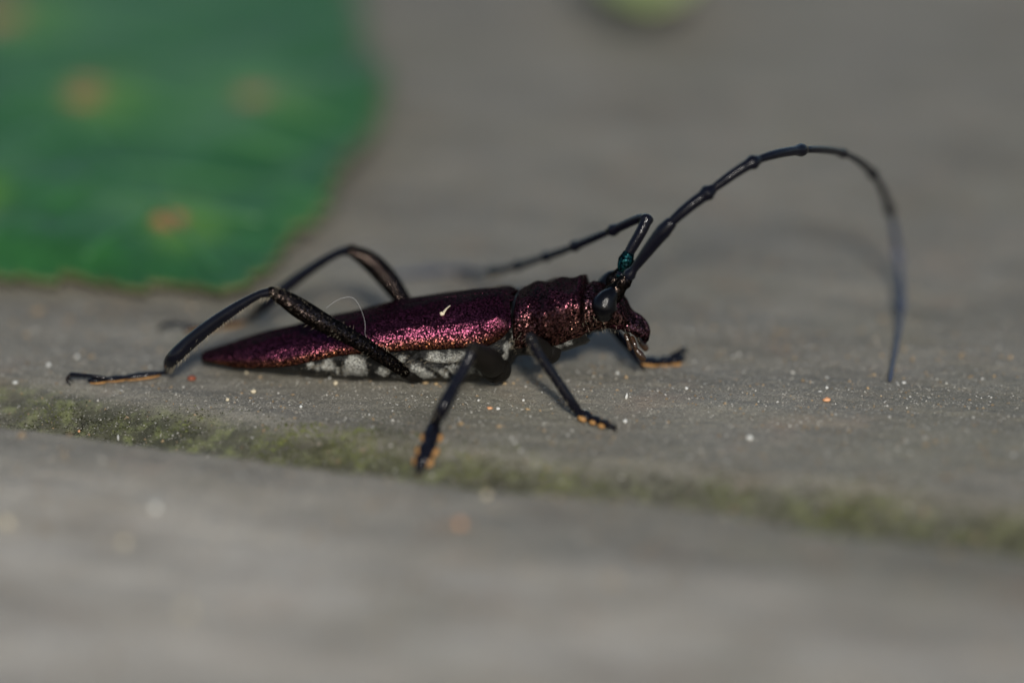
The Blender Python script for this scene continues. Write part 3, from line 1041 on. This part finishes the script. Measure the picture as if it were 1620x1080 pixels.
# ------------------------------------------------------------------ pale leaf tip at the top edge
M_PALE = m_plain('pale_leaf', (0.20, 0.25, 0.07), (0.30, 0.34, 0.13), 0.5, 3.0)
tip = Z(1030, -4, .45)
pl = bpy.data.objects.new('small_leaf', None)
col.objects.link(pl)
pl.location = (tip[0], tip[1], 0)
tag(pl, 'small pale yellow green leaf whose tip shows at the top edge', 'leaf')
V, F = [], []
nu, nv = 24, 17
dirv = np.array([-.02, 1.0]); dirv /= np.linalg.norm(dirv); side = np.array([dirv[1], -dirv[0]])
for lay in (0, 1):
    for i in range(nu):
        t = i / (nu - 1)
        wd = 0.46 * math.sin(math.pi * min(1, t ** .62 * .98 + .005)) ** .8 + .005
        for j in range(nv):
            s2 = (j / (nv - 1) * 2 - 1)
            q = dirv * t * 3.4 + side * s2 * wd
            z = .42 - 1.2 * t * (1 - t) * .25 + .12 * s2 * s2 * wd + .1 * math.sin(5 * t) - lay * .03 - .25 * smooth(.6, 1, t)
            V.append((q[0], q[1], z))
for lay in (0, 1):
    o = lay * nu * nv
    for i in range(nu - 1):
        for j in range(nv - 1):
            q = (o + i * nv + j, o + i * nv + j + 1, o + (i + 1) * nv + j + 1, o + (i + 1) * nv + j)
            F.append(q if lay == 0 else q[::-1])
o = nu * nv
per = [j for j in range(nv)] + [i * nv + nv - 1 for i in range(1, nu)] + [(nu - 1) * nv + j for j in range(nv - 2, -1, -1)] + [i * nv for i in range(nu - 2, 0, -1)]
for k in range(len(per)):
    a, b = per[k], per[(k + 1) % len(per)]
    F.append((a, a + o, b + o, b))
link('blade', mesh('blade', V, F), M_PALE, pl)
v, f = tube(spline(np.array([(dirv[0] * t, dirv[1] * t, .425 - .3 * t / 3.4 * (1 - t / 3.4) + .1 * math.sin(5 * t / 3.4) - .25 * float(smooth(.6, 1, t / 3.4))) for t in (.05, .8, 1.6, 2.4, 3.2, 3.9)]), 24), np.linspace(.012, .05, 24), 8)
link('midrib', mesh('midrib', v, f), M_PALE, pl)

# ------------------------------------------------------------------ moss in the groove
nm_ = 60000
mx = RNG.uniform(-3.9, 3.9, nm_); mt = RNG.normal(.42, .22, nm_)
mu = np.interp(mx, _VX, _VU); mc = np.interp(mx, _VX, _VC)
my = mu + (mc - mu) * mt
dens = np.clip(fbm(mx * 1.7, my * 2.6, 77, 3) + .42, 0, 1)
keep = (RNG.random(nm_) < dens * 1.1) & (mt > -.12) & (mt < .98)
mx, my = mx[keep], my[keep]
dk = dens[keep]
CL = [(575, 712, .16), (545, 705, .10), (635, 722, .10), (740, 735, .14), (880, 768, .13), (965, 778, .13), (1100, 778, .15), (1160, 792, .10), (1400, 808, .17), (1330, 806, .10), (1590, 832, .13), (110, 655, .06), (300, 672, .07), (470, 690, .07)]
cpos = [(G(x, y)[:2], r) for x, y, r in CL]
for (q, r) in cpos:
    k = int(1100 * (r / .14) ** 2)
    mx = np.concatenate([mx, q[0] + RNG.normal(0, r * 1.3, k)]); my = np.concatenate([my, q[1] + RNG.normal(0, r * .7, k)])
    dk = np.concatenate([dk, np.full(k, .9)])
mz = ground(mx, my)
n_ = len(mx)
fresh = np.zeros(n_)
for (q, r) in cpos:
    fresh = np.maximum(fresh, np.exp(-(((mx - q[0]) / (1.5 * r)) ** 2 + ((my - q[1]) / (1.0 * r)) ** 2)))
fresh *= RNG.uniform(.0, .8, n_) * np.clip(fbm(mx * 3, my * 5, 130, 2) + .55, 0, 1)
th = RNG.uniform(0, 6.283, n_); el = RNG.uniform(.2, 1.4, n_); ln = RNG.uniform(.007, .021, n_) * (0.7 + .6 * dk); wd = ln * RNG.uniform(.25, .5, n_)
dx, dy, dz = np.cos(th) * np.cos(el), np.sin(th) * np.cos(el), np.sin(el)
sx, sy = -np.sin(th), np.cos(th)
b0 = np.stack([mx, my, mz - .004], -1); D = np.stack([dx, dy, dz], -1); S_ = np.stack([sx, sy, np.zeros(n_)], -1)
mid = b0 + D * (ln * .5)[:, None]
tipp = b0 + D * ln[:, None]; tipp[:, 2] -= ln * .25
mv = np.stack([b0, mid - S_ * wd[:, None], tipp, mid + S_ * wd[:, None]], 1).reshape(-1, 3)
mf = np.arange(4 * n_).reshape(-1, 4)
s = NT('moss_green')
tc = s.coords()
n1 = s.noise(tc, 3.0, 3); n2 = s.noise(tc, 45.0, 2)
cc = s.ramp(n1.outputs[0], [(.34, (.013, .014, .009)), (.52, (.034, .037, .017)), (.68, (.095, .110, .028))])
cc = s.mix(.7, cc, s.ramp(n2.outputs[0], [(.3, (.45, .45, .4)), (.7, (1.7, 1.65, 1.5))]), 'MULTIPLY')
cc = s.mix(s.attr('fresh'), cc, (.190, .215, .045))
M_MOSS = s.set(Base__Color=cc, Roughness=.7, Specular__IOR__Level=.3)
mm = big_mesh('moss', mv, mf, False)
attr(mm, 'fresh', np.repeat(fresh, 4))
tag(link('moss', mm, M_MOSS), 'low dark green moss growing in the groove of the wood', 'moss', kind='stuff')

# ------------------------------------------------------------------ fine dust on the wood
OCT = np.array([[1, 0, 0], [-1, 0, 0], [0, 1, 0], [0, -1, 0], [0, 0, 1], [0, 0, -1]], float)
OF = np.array([[0, 2, 4], [2, 1, 4], [1, 3, 4], [3, 0, 4], [2, 0, 5], [1, 2, 5], [3, 1, 5], [0, 3, 5]])


def dust(name, n, size, mat, label, xr=(-4, 4), yr=(-5, 6), seed=1, focus=0.0):
    rg = np.random.default_rng(seed)
    x = rg.uniform(*xr, n); y = rg.uniform(*yr, n)
    r = size * np.exp(rg.normal(0, .45, n))
    z = ground(x, y) + r * .25
    ang_ = rg.uniform(0, 6.28, n)
    sc3 = rg.uniform(.6, 1.4, (n, 3)) * r[:, None]; sc3[:, 2] *= .7
    o = OCT[None] * sc3[:, None, :] + rg.normal(0, .12, (n, 6, 3)) * r[:, None, None]
    ca, sa = np.cos(ang_)[:, None], np.sin(ang_)[:, None]
    ox = o[..., 0] * ca - o[..., 1] * sa; oy = o[..., 0] * sa + o[..., 1] * ca
    v = np.stack([ox + x[:, None], oy + y[:, None], o[..., 2] + z[:, None]], -1).reshape(-1, 3)
    f = (OF[None] + (np.arange(n) * 6)[:, None, None]).reshape(-1, 3)
    tag(link(name, big_mesh(name, v, f, False), mat), label, 'dust', kind='stuff')


M_DUST = m_plain('pale_dust', (.20, .19, .16), (.44, .43, .40), .6, 3.0)
M_GRIT = m_plain('grit', (.07, .065, .05), (.30, .285, .25), .5, 14.0)
M_DUST2 = m_plain('brown_dust', (.07, .055, .04), (.30, .21, .11), .7, 4.0)
dust('pale_dust', 12000, .0045, M_DUST, 'fine pale grains of dust scattered over the wood', seed=3)
dust('grit', 60000, .0028, M_GRIT, 'very fine pale grit caught in the pores of the wood', yr=(-2.2, 0.9), seed=8)
dust('brown_dust', 9000, .0065, M_DUST2, 'fine brown grains of dirt scattered over the wood', seed=4)

# ------------------------------------------------------------------ crumbs one can tell apart
M_WHITE = m_plain('white_grain', (.33, .33, .31), (.50, .50, .47), .5, 12.0)
M_CREAM = m_plain('cream_grain', (.32, .27, .18), (.48, .42, .30), .55, 12.0)
M_RED = m_plain('red_grain', (.10, .022, .010), (.19, .05, .02), .4, 25.0)
M_ORANGE = m_plain('orange_grain', (.36, .15, .06), (.55, .30, .16), .5, 20.0)
M_TAN = m_plain('tan_chip', (.20, .13, .06), (.36, .26, .14), .6, 20.0)
M_GREY = m_plain('grey_grain', (.10, .10, .09), (.2, .2, .19), .6, 20.0)


def crumb(px, py, a, b, mat, label, name='sand_grain', cat='grain', tilt=0.0, rz=0.0):
    """a, b: half width and half height in photo pixels"""
    p = G(px, py, b * px_r * .55)
    sd_ = int(px * 7 + py)
    ax = np.array([[math.cos(rz), math.sin(rz), math.tan(tilt)], [-math.sin(rz), math.cos(rz), 0], [0, 0, 1.0]])
    a, b = a * .72, b * .72
    v, f = ellipsoid((0, 0, 0), a * px_r, (a + b) * .5 * px_r, b * px_r, ax, 16, 10, .07, sd_)
    o = link(name, mesh(name, v, f), mat)
    o.location = p
    tag(o, label, cat, 'loose grains on the wood')
    return o


crumb(303, 598, 9.5, 6, M_RED, 'dark red oval grain beside the hind foot of the beetle', 'red_seed', 'seed')
crumb(401, 619, 6.5, 4.5, M_CREAM, 'beige flat grain on the wood below the beetle tail')
crumb(360, 632, 4.5, 4, M_CREAM, 'small yellowish grain at the upper rim of the groove left of the beige one')
crumb(531, 606, 5.5, 5, M_CREAM, 'round cream grain touching the shade under the beetle belly')
crumb(521, 597, 3.5, 3.5, M_WHITE, 'tiny white grain just above the round cream grain')
crumb(476, 643, 3.6, 3.4, M_WHITE, 'bright white speck on the slope of the groove below the tail')
crumb(390, 589, 4, 3.5, M_CREAM, 'small pale grain directly under the beetle tail tip')
crumb(321, 569, 4.5, 4, M_WHITE, 'white grain just left of the pointed beetle tail')
crumb(122, 564, 4.5, 4.5, M_WHITE, 'white grain behind the far end of the hind foot')
crumb(77, 577, 5, 4.5, M_WHITE, 'white grain left of the hind claws')
crumb(24, 605, 6, 3.5, M_WHITE, 'flat whitish flake near the left edge above the moss', 'flake', 'flake')
crumb(187, 692, 2.5, 7, M_WHITE, 'thin upright white splinter at the lower rim of the moss', 'splinter', 'splinter')
crumb(125, 682, 3, 3, M_ORANGE, 'tiny orange grain in the moss below the hind foot')
crumb(775, 645, 7, 3, M_ORANGE, 'flat orange chip between the middle and front feet', 'wood_chip', 'chip')
crumb(788, 646, 5, 3, M_WHITE, 'white flake right beside the flat orange chip', 'flake', 'flake')
crumb(828, 633, 3, 3, M_WHITE, 'tiny white speck between the two near feet, right of the orange chip')
crumb(757, 633, 2.8, 2.6, M_WHITE, 'tiny white speck just right of the middle shin')
crumb(727, 666, 5, 4, M_GREY, 'grey grain beside the middle foot')
crumb(798, 606, 5, 3, M_TAN, 'small tan chip under the chest of the beetle', 'wood_chip', 'chip')
crumb(673, 605, 7, 4, M_TAN, 'brown bark crumb under the belly left of the middle shin', 'bark_crumb', 'crumb')
crumb(690, 607, 5, 3, M_TAN, 'smaller brown bark crumb right next to the middle shin', 'bark_crumb', 'crumb')
crumb(991, 627, 3.5, 7, M_WHITE, 'white curved flake in front of the near front foot', 'flake', 'flake', .5)
crumb(989, 666, 5, 4.5, M_WHITE, 'whitish grain just right of the near front foot tip')
crumb(977, 590, 4, 3.6, M_WHITE, 'bluish white speck below the beetle mouth')
crumb(1308, 632, 9, 5, M_ORANGE, 'orange pink grain alone on the wood at the right')
crumb(1308, 613, 3.5, 3, M_WHITE, 'small white speck just above the orange pink grain')
crumb(1186, 692, 7, 5, M_WHITE, 'whitish blurred grain in front of the groove at the right')
crumb(1086, 614, 4, 3.5, M_WHITE, 'white speck right of the far front foot')
crumb(1430, 605, 4.5, 3, M_WHITE, 'white grain beside the antenna tip')
crumb(1090, 523, 7, 6, M_GREY, 'pale grey blurred grain behind the far front foot')
crumb(246, 802, 8, 9, M_WHITE, 'big blurred white grain on the front board at the left')
crumb(12, 825, 8, 9, M_CREAM, 'blurred tan grain at the left edge of the front board')
crumb(196, 857, 8, 8, M_CREAM, 'blurred cream grain on the front board below the big white one')
crumb(382, 751, 7, 7, M_GREY, 'blurred grey grain on the rim of the front board')
crumb(770, 782, 7, 7, M_CREAM, 'blurred cream grain on the front board right of the middle foot')
crumb(728, 828, 8, 8, M_ORANGE, 'blurred orange grain on the front board below the middle foot')
crumb(296, 965, 9, 9, M_CREAM, 'faint blurred grain lowest on the front board at the left')

# flake and silk thread lying on the wing cover
def on_elytron(px, py):
    """first hit of the near wing cover along a sight line (coarse search on its mesh)"""
    d = ray(px, py); d = d / np.linalg.norm(d)
    ob = [o for o in beetle.children if o.name.startswith('elytron')][0]
    co = np.empty(len(ob.data.vertices) * 3); ob.data.vertices.foreach_get('co', co)
    w = to_world(co.reshape(-1, 3))
    q = w - CAM
    t = q @ d
    off = np.linalg.norm(q - t[:, None] * d, axis=1)
    near = np.where(off < .02)[0]
    return w[near[np.argmin(t[near])]]


p = on_elytron(700, 492); p2 = on_elytron(712, 480)
d_ = to_local(p2) - to_local(p)
v1, f1 = tube(np.array([p, .5 * (p + p2) + np.array([0, -.008, .008]), p2]) + np.array([0, -.008, .006]), [.011, .007, .005], 8, .5)
v2, f2 = ellipsoid(p + np.array([-.005, -.012, .004]), 0.014, .007, .011, None, 10, 7, .16, 4)
v, f = merge((v1, f1), (v2, f2))
o = link('flake', mesh('flake', v - p, f), M_CREAM)
o.location = p
tag(o, 'pale yellowish flake stuck on the side of the wing cover', 'flake')

th_pts = [L(516, 487, -.38), L(535, 474, -.36), L(555, 470, -.34), L(567, 481, -.34), L(577, 508, -.36), L(578, 530, -.37)]
th_pts.append(on_elytron(583, 545) + np.array([0, -.01, .004]))
v, f = tube(spline(np.array(th_pts), 50), [.0008] * 50, 6)
o = link('silk_thread', mesh('silk_thread', np.array(v) - th_pts[-1], f), M_SILK)
o.location = th_pts[-1]
tag(o, 'fine white curved thread standing up from the wing cover', 'thread')
